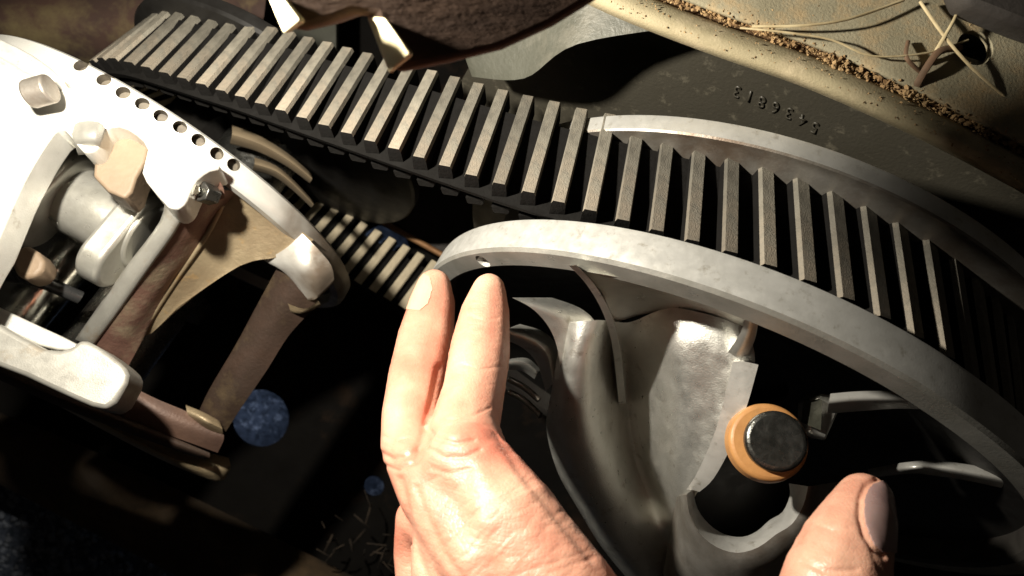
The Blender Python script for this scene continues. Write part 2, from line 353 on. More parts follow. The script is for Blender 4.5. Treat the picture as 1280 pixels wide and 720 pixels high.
def tooth_mesh(name, wb_, wt, h, a0, a1, m, notch=0, taper=0):
    bm = bmesh.new(); ws = S
    prof = [(-wb_/2, 0), (-wt/2-.0012, h*.82), (-wt/2+.0006, h), (wt/2-.0006, h), (wt/2+.0012, h*.82), (wb_/2, 0)]
    L_ = [a0, a0+.002, a1-.002, a1] if not notch else [a0, a0+notch, a0+notch+.0005, a1-.003, a1]
    rows = []
    for i, z in enumerate(L_):
        hs_ = 1
        if i == len(L_)-1 or (i == 0): hs_ = .99
        rows.append([bm.verts.new((x*ws, y*hs_*ws, z*ws)) for x, y in prof])
    for p, q in zip(rows, rows[1:]):
        for j in range(6): bm.faces.new((p[j], p[(j+1) % 6], q[(j+1) % 6], q[j]))
    bm.faces.new(rows[0]); bm.faces.new(rows[-1][::-1])
    if notch:   # the little side step moulded at the far end of each tooth
        x0 = -wt/2-.004
        vs = [(x0-.002, 0), (x0, h*.86), (-wt/2+.001, h*.86), (-wt/2, 0)]
        A_ = [bm.verts.new((x*ws, y*ws, (a0+.010)*ws)) for x, y in vs]; B_ = [bm.verts.new((x*ws, y*ws, (a1-.004)*ws)) for x, y in vs]
        bm.faces.new(A_); bm.faces.new(B_[::-1])
        for j in range(4): bm.faces.new((A_[j], B_[j], B_[(j+1) % 4], A_[(j+1) % 4]))
    bmesh.ops.recalc_face_normals(bm, faces=bm.faces)
    me = bpy.data.meshes.new(name); bm.to_mesh(me); bm.free(); me.materials.append(M[m]); me.materials.append(M['rubber'])
    for f in me.polygons:      # worn, dusty crown and chamfers; flanks and ends stay black rubber
        if f.center.y < h*.80*ws or abs(f.normal.z) > .7: f.material_index = 1
    return me
tm = tooth_mesh('tooth', .0195, .0150, .0215, BA0, BA1, 'tooth', notch=0)
ic = tooth_mesh('inner_cog', .024, .0185, .014, BA0+.008, BA1-.006, 'cog')
NT = round(TOT/.0375)
binv = belt.matrix_world.inverted()
for k in range(NT):
    s = TOT*(k+.35)/NT; p, d, n = at_s(s); o = bpy.data.objects.new('tooth', tm); COL.objects.link(o); o.parent = belt
    X = (Uv*d.x+Vv*d.y); Y = (Uv*n.x+Vv*n.y)
    wob = 1+random.uniform(-.025, .03)
    def mtx(off, flip=1):
        b = uva(*(p+n*off), 0); Z = Av; Yx = Y*flip
        return Matrix.Translation(b) @ Matrix((X.to_4d(), Yx.to_4d(), Z.to_4d(), (0, 0, 0, 1))).transposed()
    mm = mtx(-.0005); sk_ = Av*skew(p.x)
    for r_ in range(3): mm[3][r_] = 0
    mm[3][3] = 1
    o.matrix_world = mm @ Matrix.Diagonal((1, wob, 1, 1)); o.matrix_parent_inverse = binv
    mm = Matrix.Translation(sk_*S) @ mm; o.matrix_basis = mm @ Matrix.Diagonal((1, wob, 1, 1))
    o2 = bpy.data.objects.new('inner_cog', ic); COL.objects.link(o2); o2.parent = belt; o2.matrix_parent_inverse = binv
    mm = mtx(-.0105, -1)
    for r_ in range(3): mm[3][r_] = 0
    mm[3][3] = 1
    mm = Matrix.Translation(sk_*S) @ mm; o2.matrix_basis = mm

# ================================================================ DRIVEN CLUTCH (right)
dr = thing('driven_clutch', uva(0, 0, 0), 'silver driven clutch with ribbed face and large bright rim under the hands', 'clutch')
RR = .4376
# outer sheave rim: bright cylinder, grey front step
rim = mk('sheave_rim', lathe([(RR, -.0438), (RR+.0008, -.040), (RR+.0008, -.004), (RR-.003, 0), (RR-.027, .002), (RR-.033, -.003), (RR-.036, -.030), (RR-.036, -.0438)], (0, 0), 180, egg=.13), 'machined', dr, 35)
th = R(151); cut(rim, [cyl(uva((RR-.017)*math.cos(th), (RR-.017)*math.sin(th), .02), -Av, .0085*S*1.25, .035*S, 24)])
rim.data.materials.clear(); rim.data.materials.append(M['machined']); rim.data.materials.append(M['shade_dark']); rim.data.materials.append(M['alu_mid'])
for f in rim.data.polygons:      # shade painted on the inside wall, greyer front step, machined outside
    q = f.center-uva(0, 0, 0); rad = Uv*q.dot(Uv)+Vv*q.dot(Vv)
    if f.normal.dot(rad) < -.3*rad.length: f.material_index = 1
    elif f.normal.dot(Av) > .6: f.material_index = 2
# dish behind the ribs (faces the viewer, recessed), painted black for its shade
mk('sheave_dish', lathe([(RR-.034, -.034), (.33, -.050), (.22, -.098), (.12, -.105), (.12, -.113), (.22, -.108), (.33, -.062), (RR-.034, -.042)], (0, 0), 120, egg=.13), 'shade_black_steel', dr, 50)
# inner (far) sheave
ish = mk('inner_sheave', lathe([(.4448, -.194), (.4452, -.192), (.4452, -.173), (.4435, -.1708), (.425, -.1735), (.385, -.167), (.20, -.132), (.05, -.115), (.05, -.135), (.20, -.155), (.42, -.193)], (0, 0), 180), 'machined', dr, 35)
ish.data.materials.append(M['shade_black_steel']); ish.data.materials.append(M['alu_dark'])
for f in ish.data.polygons:      # belt's shade painted on the cone, blackest below the belt line
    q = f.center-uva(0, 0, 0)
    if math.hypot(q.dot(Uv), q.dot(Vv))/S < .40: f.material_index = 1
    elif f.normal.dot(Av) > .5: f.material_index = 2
mk('post', cyl(uva(0, 0, -.25), Av, .045*S, .3*S, 40), 'steel', dr, 40)
def L(rows, name, m, thick=.006, nu=5, nv=5, sm=60, parent=None):
    return mk(name, loft([[px(*p) for p in r] for r in rows], nu, nv, thick), m, parent or dr, sm)
# helix boss : rows run left to right, depth third
boss = L([
 [(700, 402, .800), (722, 402, .770), (748, 400, .765), (768, 402, .785), (790, 402, .800), (835, 385, .770), (885, 393, .740), (935, 410, .728)],
 [(697, 440, .815), (715, 438, .775), (742, 440, .780), (774, 442, .865), (797, 440, .835), (840, 430, .765), (890, 432, .738), (944, 452, .722)],
 [(690, 485, .840), (708, 482, .790), (742, 482, .800), (778, 484, .905), (800, 482, .865), (845, 480, .775), (893, 484, .745), (932, 500, .728)],
 [(683, 535, .870), (708, 532, .815), (745, 532, .825), (783, 532, .930), (806, 532, .885), (845, 532, .790), (885, 536, .757), (914, 545, .740)],
 [(697, 590, .900), (722, 585, .845), (760, 582, .855), (795, 580, .945), (815, 582, .895), (842, 584, .815), (872, 588, .775), (893, 593, .757)],
 [(722, 635, .920), (745, 630, .870), (780, 625, .880), (810, 620, .945), (827, 620, .90), (842, 620, .835), (858, 620, .800), (868, 622, .785)],
 [(752, 684, .940), (772, 678, .895), (803, 670, .900), (828, 662, .915), (843, 658, .885), (855, 655, .850), (866, 650, .820), (874, 648, .800)],
 [(790, 730, .970), (808, 725, .930), (832, 716, .930), (852, 706, .930), (866, 700, .900), (878, 694, .870), (890, 686, .840), (900, 680, .820)]],
 'helix_boss', 'alu', .010, 5, 5)
L([[(724, 338, .69), (775, 347, .675), (845, 362, .665), (905, 378, .66), (940, 390, .66)],
   [(752, 366, .75), (795, 362, .735), (855, 372, .715), (905, 388, .70), (938, 402, .70)],
   [(768, 404, .80), (800, 394, .795), (850, 386, .765), (898, 398, .745), (936, 414, .735)]], 'upper_web', 'alu', .006)
# ledge plate along the boss's right edge
lg = mk('ledge', loft([[px(916, 452, .716), px(931, 452, .712), px(948, 456, .708)], [px(905, 500, .722), px(920, 502, .718), px(934, 506, .714)],
                       [px(892, 545, .732), px(903, 552, .728), px(915, 556, .724)], [px(872, 590, .752), px(882, 596, .748), px(892, 598, .744)], [px(858, 612, .765), px(868, 613, .762), px(874, 615, .76)]], 2, 4, .007), 'machined', dr, 35)
mk('gusset', loft([[px(932, 392, .655), px(940, 394, .652), px(948, 398, .655)], [px(926, 415, .68), px(935, 418, .675), px(945, 420, .68)], [px(910, 440, .712), px(922, 446, .706), px(936, 444, .712)]], 4, 4, .012), 'alu', dr, 60)
# fins on the left of the boss
def fin(pts, wdt, depthw, m='alu', name='rib'):
    """thin rib: pts along its front edge (px,py,d) ; stands depthw deep away from the viewer"""
    a = [[px(x-wdt/2, y, d) for x, y, d in pts], [px(x+wdt/2, y-.5, d) for x, y, d in pts]]
    rows = [[px(x-wdt/2, y, d+depthw) for x, y, d in pts], a[0], a[1], [px(x+wdt/2+2, y, d+depthw) for x, y, d in pts]]
    return mk(name, loft(rows, 5, 1, .003), m, dr, 50)
fin([(716, 332, .668), (738, 356, .69), (756, 386, .715), (767, 418, .745), (773, 455, .792), (778, 505, .868)], 9, .12)
L([[(640, 372, .76), (668, 388, .77), (690, 416, .785), (700, 455, .80), (700, 500, .83)],
   [(655, 372, .775), (690, 388, .775), (715, 410, .785), (722, 450, .80), (715, 500, .825)],
   [(690, 372, .82), (725, 385, .81), (745, 405, .80), (748, 440, .81), (735, 500, .84)]], 'rib_web', 'alu', .006)
L([[(630, 424, .83), (655, 436, .84), (672, 456, .86), (682, 490, .88)], [(634, 412, .82), (662, 422, .825), (684, 444, .83), (691, 480, .85)], [(650, 405, .87), (680, 415, .865), (697, 436, .86), (700, 478, .87)]], 'rib_web', 'alu', .006)
L([[(630, 462, .88), (652, 464, .89), (668, 474, .90)], [(632, 452, .87), (655, 453, .875), (672, 466, .89)], [(640, 448, .90), (660, 448, .90), (676, 462, .90)]], 'rib_web', 'alu', .006)
for pts in ([(636, 474, .96), (655, 484, .95), (674, 500, .94)], [(636, 490, 1.0), (655, 500, .99), (676, 520, .97)]):
    mk('rib', tube([px(*p) for p in pts], .0014), 'alu_dark', dr, 60)
# hub collar: wall of the bore catches the light, body turns down below it
O = [(858, 618), (862, 642), (874, 666), (896, 684), (922, 691), (948, 684), (970, 668), (990, 655), (1004, 632), (1010, 608)]
I = [(866, 612), (872, 636), (886, 655), (906, 668), (928, 671), (946, 664), (962, 650), (978, 640), (987, 620), (986, 604)]
L([[(x, y, .775) for x, y in I], [(x+(a-x)*.5, y+(b-y)*.5, .752) for (x, y), (a, b) in zip(I, O)], [(x, y, .738) for x, y in O]], 'bore_wall', 'machined', .004, 3, 3)
D1 = [(848, 620), (850, 652), (862, 684), (890, 706), (924, 714), (958, 706), (986, 688), (1008, 668), (1022, 640), (1024, 606)]
D2 = [(838, 625), (836, 675), (830, 730), (870, 760), (925, 775), (985, 762), (1025, 735), (1055, 700), (1068, 655), (1060, 600)]
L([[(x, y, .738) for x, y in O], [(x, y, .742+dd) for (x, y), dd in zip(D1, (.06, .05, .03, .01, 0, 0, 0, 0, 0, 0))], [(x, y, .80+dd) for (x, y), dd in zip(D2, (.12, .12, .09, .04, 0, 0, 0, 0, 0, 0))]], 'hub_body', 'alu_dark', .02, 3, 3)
# bore interior: dark back
mk('bore_back', cyl(px(925, 610, .86), Vector((.05, .05, 1)), 62/F*.86*S, .004, 40), 'shade_black_steel', dr, 40)
# bolt in orange bush
ax = (px(972, 551, .70)-px(946, 558, .80)).normalized()
cb = px(971, 551, .682)
bush = mk('orange_bush', cyl(px(955, 554, .715), ax, 49/F*.715*S, .007, 56, r2=47/F*.70*S), 'orange', dr, 40); bevel(bush, .0014, 3)
bolt = mk('bolt', cyl(cb-ax*.03, ax, 38/F*.682*S, .030, 56), 'steel', dr, 40); bevel(bolt, .0016, 3)
mk('bush_carrier', cyl(px(960, 553, .79)-ax*.03, ax, 40/F*.76*S, .03, 40), 'steel', dr, 40)
# square lug and arms at right
lug = mk('square_lug', prism([px(x, y, .76) for x, y in ((1012, 500), (1026, 492), (1046, 494), (1050, 512), (1032, 552), (1010, 540))], Vector((.001, -.002, -.012))), 'alu', dr, 30); bevel(lug, .001)
mk('square_lug_face', prism([px(x, y, .752) for x, y in ((1014, 503), (1028, 500), (1026, 538), (1011, 532))], Vector((0, 0, -.006))), 'housing', dr)
L([[(1038, 492, .715), (1075, 489, .715), (1120, 489, .715), (1160, 494, .72), (1182, 504, .725)],
   [(1036, 504, .707), (1075, 500, .707), (1120, 500, .707), (1160, 503, .712), (1182, 508, .72)],
   [(1034, 517, .73), (1075, 514, .73), (1120, 511, .73), (1160, 512, .73), (1182, 511, .73)]], 'spoke', 'machined', .008)
L([[(1085, 586, .98), (1130, 578, .80), (1170, 576, .79), (1220, 582, .78), (1330, 602, .77)], [(1085, 592, .97), (1132, 586, .79), (1170, 585, .78), (1220, 593, .77), (1330, 614, .76)],
   [(1085, 598, .98), (1136, 592, .81), (1170, 595, .80), (1220, 603, .79), (1330, 628, .78)]], 'spoke', 'machined', .008)
L([[(1256, 668, 1.0), (1270, 655, .99), (1300, 640, .98)], [(1262, 676, .99), (1276, 664, .98), (1306, 650, .97)], [(1270, 680, 1.0), (1286, 670, .99), (1316, 660, .98)]], 'spoke', 'alu', .006)

# ================================================================ DRIVE CLUTCH (left)
PC = (-.915, -.17); PR = .335
dc = thing('drive_clutch', uva(PC[0], PC[1], .3), 'silver and rust-brown drive clutch with a row of small holes in its rim', 'clutch')
fs = mk('fixed_sheave', lathe([(.29, -.225), (.294, -.222), (.294, -.205), (.29, -.20), (.1, -.160), (.03, -.16), (.03, -.21)], (c2.x, c2.y), 140), 'shade_black_steel', dc, 35)
mk('clutch_shaft', cyl(uva(*c2, -.25), Av, .07*S, .6*S, 48), 'steel', dc, 40)
rim2 = mk('moving_sheave_rim', lathe([(PR-.005, .0), (PR, .004), (PR+.001, .02), (PR, .030), (PR-.006, .036), (PR-.020, .037), (PR-.024, .032), (PR-.024, .002)], PC, 160), 'machined', dc, 40)
# the row of balance holes, drilled radially
def cylhit(x, y, rad, c):
    r = Vector(((x-640)/F, (360-y)/F, -1)); ou = -C0.dot(Uv)-c[0]; ov = -C0.dot(Vv)-c[1]
    du, dv = r.dot(Uv), r.dot(Vv); A_ = du*du+dv*dv; B_ = 2*(ou*du+ov*dv); Cc = ou*ou+ov*ov-rad*rad; D_ = B_*B_-4*A_*Cc
    if D_ < 0: return None
    t = (-B_-math.sqrt(D_))/(2*A_); X = r*t
    return w(X), (ou+du*t), (ov+dv*t), (X-C0).dot(Av)
cuts = []; holes = []
for x, y in ((101, 82), (130, 100), (154, 116), (178, 130), (201, 145), (225, 159), (248, 175), (271, 192), (292, 206)):
    h = cylhit(x, y, PR, PC)
    if h:
        P_, du, dv, a = h; nrm = (Uv*du+Vv*dv).normalized(); cuts.append(cyl(P_+nrm*.004, -nrm, .0026, .008, 20)); holes.append((P_, nrm))
if cuts: cut(rim2, cuts)
rim2.data.materials.clear(); rim2.data.materials.append(M['machined']); rim2.data.materials.append(M['hole']); rim2.data.materials.append(M['stained'])
for f in rim2.data.polygons:      # darker bores, brown stained right half
    q = f.center-uva(PC[0], PC[1], 0)
    if f.material_index == 0: f.material_index = 2
    for P_, nrm in holes:
        q = f.center-P_; q2 = q-nrm*q.dot(nrm)
        if q2.length < .00262 and q.length < .006 and q.dot(nrm) < -.0001 and f.area < 4e-5: f.material_index = 1
mk('moving_sheave_face', lathe([(PR-.02, .016), (.2, .012), (.08, .02), (.08, .0), (.2, .0), (PR-.02, .004)], PC, 100), 'shade_dark', dc, 50)
def Ld(rows, name, m, thick=.006, nu=4, nv=4, sm=55): return L(rows, name, m, thick, nu, nv, sm, dc)
# housing: plate facing the viewer, arches over the roller
def plateV(pts, v, t, name, m, bev=.0015, sp=2):
    P_ = smoothpoly([onV(x, y, v) for x, y in pts], sp) if sp > 1 else [onV(x, y, v) for x, y in pts]
    o = mk(name, prism(P_, -Vv*t*S), m, dc, 40)
    if bev: bevel(o, bev, 3)
    return o
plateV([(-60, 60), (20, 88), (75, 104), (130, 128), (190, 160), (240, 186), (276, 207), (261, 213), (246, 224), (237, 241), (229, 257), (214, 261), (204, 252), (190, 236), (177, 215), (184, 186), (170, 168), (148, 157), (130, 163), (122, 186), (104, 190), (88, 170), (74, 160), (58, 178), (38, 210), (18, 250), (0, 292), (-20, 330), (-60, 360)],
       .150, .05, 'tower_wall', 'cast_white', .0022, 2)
plateV([(-60, 20), (0, 48), (40, 68), (76, 96), (60, 100), (30, 90), (0, 72), (-60, 50)], .172, .03, 'upper_flange', 'machined', .001, 2)
mk('saddle_lobe', loft([[px(88, 160, .835), px(100, 152, .83), px(122, 152, .83), px(132, 160, .835)], [px(92, 176, .825), px(104, 172, .815), px(118, 172, .815), px(126, 178, .825)], [px(98, 194, .85), px(106, 193, .845), px(116, 193, .845), px(120, 194, .85)]], 4, 4, .008), 'cast_left', dc, 60)
# bolt stub
b_ = mk('bolt_head', cyl(px(36, 118, .80), (px(72, 108, .80)-px(36, 118, .80)), 18/F*.8*S, .0085, 32), 'alu_dark', dc, 40); bevel(b_, .0008, 2)
# strut with bright edge, brown side, crease and tan web
Ld([[(206, 240, .885), (200, 276, .905), (160, 330, .935), (127, 377, .965), (94, 424, .995)],
    [(212, 238, .866), (205, 276, .884), (165, 331, .915), (131, 378, .945), (96, 425, .975)],
    [(230, 238, .866), (223, 278, .884), (183, 336, .915), (149, 384, .945), (112, 434, .975)],
    [(234, 240, .880), (226, 280, .900), (186, 338, .93), (152, 387, .96), (115, 437, .99)]], 'tower_edge', 'cast_left', .006, 4, 3)
Ld([[(232, 236, .874), (224, 279, .892), (184, 337, .922), (150, 386, .953), (112, 437, .985)],
    [(268, 236, .900), (250, 276, .915), (218, 326, .94), (180, 384, .965), (132, 452, 1.0)],
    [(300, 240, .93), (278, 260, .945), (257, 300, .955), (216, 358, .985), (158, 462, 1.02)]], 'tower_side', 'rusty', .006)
Ld([[(296, 232, .925), (278, 258, .944), (256, 300, .955), (216, 358, .984), (176, 420, 1.01)],
    [(340, 262, .955), (320, 280, .965), (290, 312, .975), (244, 362, .995), (190, 416, 1.015)],
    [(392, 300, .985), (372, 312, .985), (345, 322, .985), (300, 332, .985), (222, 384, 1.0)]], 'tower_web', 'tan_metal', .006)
Ld([[(378, 292, .975), (398, 312, .975), (414, 332, .985), (418, 352, 1.0)], [(355, 312, .975), (375, 330, .965), (392, 352, .975), (398, 372, 1.0)], [(330, 326, 1.0), (352, 338, .995), (370, 356, 1.0), (382, 376, 1.02)]], 'tower_shoulder', 'stained', .008)
mk('wall_crease', tube([px(278, 256, .940), px(256, 297, .950), px(216, 355, .980), px(178, 414, 1.005)], .0012), 'tan_metal', dc, 60)
# rusty recess with nut
nx = px(261, 243, .862)
mk('nut_recess', loft([[px(236, 252, .878), px(246, 228, .868), px(266, 216, .868), px(279, 234, .880)], [px(240, 266, .90), px(254, 256, .90), px(270, 250, .90), px(282, 248, .90)]], 4, 2, .004), 'rusty', dc, 50)
nut = mk('hex_nut', cyl(nx+Vector((0, 0, -.004)), Vector((-.25, .1, 1)), .0042, .0075, 6), 'steel', dc); bevel(nut, .0004, 2)
mk('nut_stud', cyl(nx+Vector((0, 0, -.002)), Vector((-.25, .1, 1)), .0018, .0085, 16), 'chrome', dc, 40)
# second strut
Ld([[(350, 328, 1.02), (322, 380, 1.04), (294, 432, 1.05), (262, 486, 1.06), (246, 520, 1.07)],
    [(372, 352, 1.0), (340, 400, 1.025), (312, 446, 1.04), (282, 500, 1.05), (264, 530, 1.06)],
    [(400, 378, 1.02), (362, 418, 1.04), (334, 462, 1.05), (300, 512, 1.06), (282, 540, 1.07)]], 'tower_strut', 'rust_dark', .008)
Ld([[(398, 376, 1.0), (380, 386, 1.0), (352, 376, 1.02)], [(402, 382, 1.01), (376, 392, 1.01), (345, 384, 1.04)]], 'strut_gusset', 'tan_metal', .006, 4, 2)
# cover plate
plateV([(-60, 380), (-10, 400), (55, 436), (88, 434), (100, 424), (120, 432), (148, 452), (160, 468), (152, 490), (132, 512), (90, 498), (30, 470), (-60, 430)], .055, .06, 'cover_plate', 'cast_left', .003, 2)
plateV([(-60, 360), (-10, 380), (50, 408), (96, 430), (86, 438), (50, 432), (0, 410), (-60, 390)], .03, .02, 'cover_ring', 'machined', .001, 2)
ro = Ld([[(-20, 446, .985), (60, 482, .99), (130, 512, 1.0), (200, 540, 1.02), (262, 566, 1.05)], [(-20, 456, .975), (60, 492, .98), (130, 520, .995), (200, 548, 1.015), (262, 572, 1.05)],
    [(-20, 466, 1.0), (60, 502, 1.0), (130, 530, 1.01), (200, 556, 1.03), (255, 575, 1.06)]], 'cover_lip', 'rust_dark', .004, 4, 3)
Ld([[(146, 472, 1.01), (190, 496, 1.02), (235, 515, 1.04), (276, 535, 1.06)], [(140, 490, .995), (186, 512, 1.01), (232, 532, 1.03), (280, 548, 1.055)],
    [(130, 512, 1.0), (178, 532, 1.015), (228, 550, 1.035), (272, 566, 1.06)]], 'cover_arm', 'rust_mid', .010, 4, 4)
Ld([[(232, 506, 1.045), (256, 516, 1.04), (274, 526, 1.05)], [(234, 516, 1.035), (256, 526, 1.03), (278, 536, 1.045)], [(238, 526, 1.05), (258, 536, 1.045), (278, 546, 1.06)]], 'arm_boss', 'tan_metal', .006)
# roller and flyweights
Rc = px(52, 236, .955); Rd = Uv.copy()
ba = mk('roller', cyl(px(62, 232, .965), Rd, 44/F*.96*S, .050, 48), 'chrome', dc, 40); ba.data.materials[0] = M['alu_mid']; bevel(ba, .0015, 3)
def stadium(c, ln, rad, th_, name, m):
    bm = bmesh.new(); pts = []
    for k in range(17): t = math.pi*k/16; pts.append(c+Av*(ln/2)+(Av*math.sin(t)+Vv*math.cos(t))*rad)
    for k in range(17): t = math.pi+math.pi*k/16; pts.append(c-Av*(ln/2)+(Av*math.sin(t)+Vv*math.cos(t))*rad)
    o = mk(name, prism(pts, Uv*th_), m, dc, 40); return bevel(o, .002, 3)
stadium(px(48, 238, .93), .022, .0125, .011, 'flyweight', 'alu_mid')
stadium(px(142, 288, .945), .022, .0125, .011, 'flyweight', 'alu_mid')
tb = plateV([(128, 170), (150, 158), (186, 182), (170, 222), (156, 248), (116, 220)], .118, .05, 'slide_button', 'tan_block', .0012, 2)
plateV([(14, 318), (34, 306), (56, 326), (44, 346), (20, 344)], .05, .04, 'slide_button', 'tan_block', .002, 2)
mk('spring_guide', cyl(px(92, 300, 1.09), Av, 42/F*1.05*S, .06, 48), 'chrome', dc, 40)
mk('spring_coil', tube([px(-20, 342, .95), px(20, 345, .94), px(55, 353, .94), (px(100, 372, .97))], .0030, 12), 'black', dc, 60)
mk('spider_back', cyl(px(100, 290, 1.15), Av, .075, .01, 48), 'steel', dc, 40)

# tan skirt under the cover
sk = mk('plastic_skirt', loft([[px(60, 486, 1.06), px(130, 520, 1.08), px(200, 553, 1.10), px(262, 566, 1.12), px(286, 572, 1.13)], [px(60, 492, 1.04), px(130, 530, 1.05), px(200, 566, 1.07), px(255, 586, 1.09), px(288, 585, 1.12)],
                            [px(60, 500, 1.06), px(130, 538, 1.07), px(200, 574, 1.09), px(262, 600, 1.11), px(280, 600, 1.13)]], 4, 4, .006), 'tan_metal', smooth=60)
tag(sk, 'tan lip under the cover of the left clutch, rounded at its right end', 'skirt')
# curved ribs behind the rim, between the clutches
for i, (pts, wd, lab) in enumerate((([(290, 168), (325, 180), (360, 200), (390, 224)], 17, 'upper of two dull tan curved ribs between the holed rim and the belt'), ([(318, 205), (345, 214), (368, 232), (392, 256)], 12, 'lower of two dull tan curved ribs between the holed rim and the belt'))):
    rb = mk('curved_rib', loft([[px(x, y-wd*.7*(1-k*.15), 1.10) for k, (x, y) in enumerate(pts)], [px(x, y, 1.08) for x, y in pts], [px(x-3, y+wd*.7*(1-k*.2), 1.11) for k, (x, y) in enumerate(pts)]], 4, 4, .006), 'rib_tan', smooth=60)
    tag(rb, lab, 'rib')
hp = mk('shaded_cone', cyl(px(270, 135, 1.38), Vector((.5, -.6, .5)), .040, .05, 48, r2=.026), 'shade_black_steel', smooth=50); tag(hp, 'dim steel cone below the left end of the toothed belt', 'cone')

# ================================================================ DUSTY PANEL, top right
dp = thing('body_panel', px(1050, 80, .60), 'dusty tan body panel with a rolled edge across the top right', 'body panel')
def along(dy, dd, ext=0):
    base = [(690, -22, .71), (745, 8, .70), (810, 36, .69), (900, 70, .68), (1000, 105, .67), (1100, 148, .66), (1190, 192, .655), (1290, 246, .65), (1360, 290, .65)]
    return [px(x+dy*.42, y-dy, d+dd) for x, y, d in base]
def LP(rows, name, m, thick, nu=4, nv=4): return mk(name, loft(rows, nu, nv, thick), m, dp, 60)
LP([along(-2, .018), along(1, .004), along(8, -.004), along(20, -.006), along(31, .002), along(35, .014)], 'rolled_edge', 'dust_bead', .004)
LP([along(32, .008), along(37, .022), along(42, .022), along(46, .004)], 'groove', 'soil_dark', .004)
flat = mk('panel_face', loft([along(45, .006), along(52, .0), along(90, .004), along(150, .012), along(260, .03)], 4, 4, .004), 'dusty', dp, 60)
hc = px(1218, 60, .665); cut(flat, [cyl(hc+Vector((0, 0, .03)), Vector((0, 0, -1)), .0056, .06, 32)]); flat.data.materials.clear(); flat.data.materials.append(M['dusty'])
bx = mk('ribbed_block', prism([px(x, y, .63) for x, y in ((1198, -30), (1340, -30), (1340, 52), (1288, 34), (1212, 4))], Vector((0, 0, -.01))), 'grey_plate'); bevel(bx, .002)
tag(bx, 'dark grey block in the extreme top right corner', 'block')
# soil crumbs along groove and on panel
bm = bmesh.new()
base = [(745, 8, .70), (810, 36, .69), (900, 70, .68), (1000, 105, .67), (1100, 148, .66), (1190, 192, .655), (1290, 246, .65)]
def bl(f):
    f *= len(base)-1; i = min(int(f), len(base)-2); t = f-i; a, b = base[i], base[i+1]; return [a[j]+(b[j]-a[j])*t for j in range(3)]
def crumb(p, s):
    mt_ = Matrix.Translation(p) @ Matrix.Rotation(random.random()*6, 4, Vector((random.random(), random.random(), random.random()+.1)).normalized()) @ Matrix.Diagonal((s, s*random.uniform(.5, 1), s*random.uniform(.4, .8), 1))
    r = bmesh.ops.create_icosphere(bm, subdivisions=1, radius=1, matrix=mt_)
    for v in r['verts']: v.co += (v.co-p)*random.uniform(-.3, .3)
for i in range(5200):
    f = random.random()**.8
    x, y, d = bl(f); dens = .25+.75*math.exp(-((f-.62)/.17)**2)*(.55+.45*math.sin(f*37)); dens = max(dens, .5 if f > .85 else .22)
    if random.random() > dens: continue
    off = random.gauss(42, 3.2 if f < .4 else 5.5); crumb(px(x+off*.42, y-off, d+.010-random.random()**2*.012*dens), min(.0011, .00016*random.paretovariate(1.5)))
for i in range(420):
    f = random.random(); x, y, d = bl(f); off = 45+abs(random.gauss(0, 38)); q = px(x+off*.42, y-off, d+max(0, off-50)*.00012)
    crumb(q, random.uniform(.0002, .00055))
for i in range(160):
    f = random.random(); x, y, d = bl(f); off = random.uniform(8, 30); crumb(px(x+off*.42, y-off, d-.006), random.uniform(.0002, .0004))
cr = mk('soil_crumbs', bm, 'soil', smooth=30); tag(cr, 'brown soil crumbs lying in the groove of the dusty panel', 'soil', kind='stuff')
bpy.context.view_layer.update()
straws = [
 ([(940, 33, .60), (1000, 32, .585), (1060, 24, .575), (1130, 0, .56)], .0004, 'straw', 'long pale straw arching along the top of the dusty panel'),
 ([(925, 35, .61), (980, 40, .60), (1040, 50, .585), (1090, 70, .57), (1160, 66, .56), (1210, 50, .55)], .0003, 'straw', 'thin straw curving low across the dusty panel to the dark hole'),
 ([(1150, 2, .54), (1180, 45, .535), (1215, 85, .53), (1255, 120, .53)], .00042, 'straw', 'straw falling from the top edge down past the dark hole'),
 ([(1160, 80, .55), (1175, 55, .54), (1190, 30, .535), (1197, 15, .53)], .0005, 'straw', 'pale straw leaning across the dark twig'),
 ([(1135, 52, .555), (1133, 72, .555), (1150, 90, .555)], .0006, 'twig', 'short hooked brown stem left of the dark twig'),
 ([(1145, 108, .565), (1158, 85, .555), (1175, 64, .55), (1200, 60, .548)], .0010, 'twig', 'dark forked twig standing in the groove of the dusty panel')]
for pts, r_, m_, lab in straws:
    o = mk('straw_stem' if m_ == 'straw' else 'twig', tube([px(p[0], p[1], .668-(p[0]-940)*.00002-(.012 if 0 < k < len(pts)-1 else .004)) for k, p in enumerate(pts)], r_*1.1, 6), m_, smooth=60); tag(o, lab, 'straw' if m_ == 'straw' else 'twig')

# ================================================================ TORN BROWN COVER, top centre (nearer than the belt)
tc_ = thing('torn_cover', px(560, 0, .42), 'blurred dark brown torn cover hanging over the belt at top centre', 'cover')
P0 = [(325, -60), (338, 0), (352, 36), (378, 40), (402, 34), (440, 20), (466, 22), (486, 88), (500, 92), (560, 80), (625, 64), (690, 34), (745, 0), (800, -60)]
o = mk('cover_skin', prism([px(x, y, .425+(x-325)*.00010) for x, y in P0], Vector((.002, .006, -.012))), 'torn', tc_, 40); bevel(o, .002, 3)
for pts in ([(334, -6, .437), (350, -6, .413), (377, 26, .409), (354, 42, .433)], [(458, 20, .450), (480, 22, .422), (515, 68, .422), (486, 92, .446)]):
    q = mk('torn_edge', prism([px(*p) for p in pts], Vector((0, .001, -.003))), 'torn_edge', tc_); bevel(q, .0006, 2)

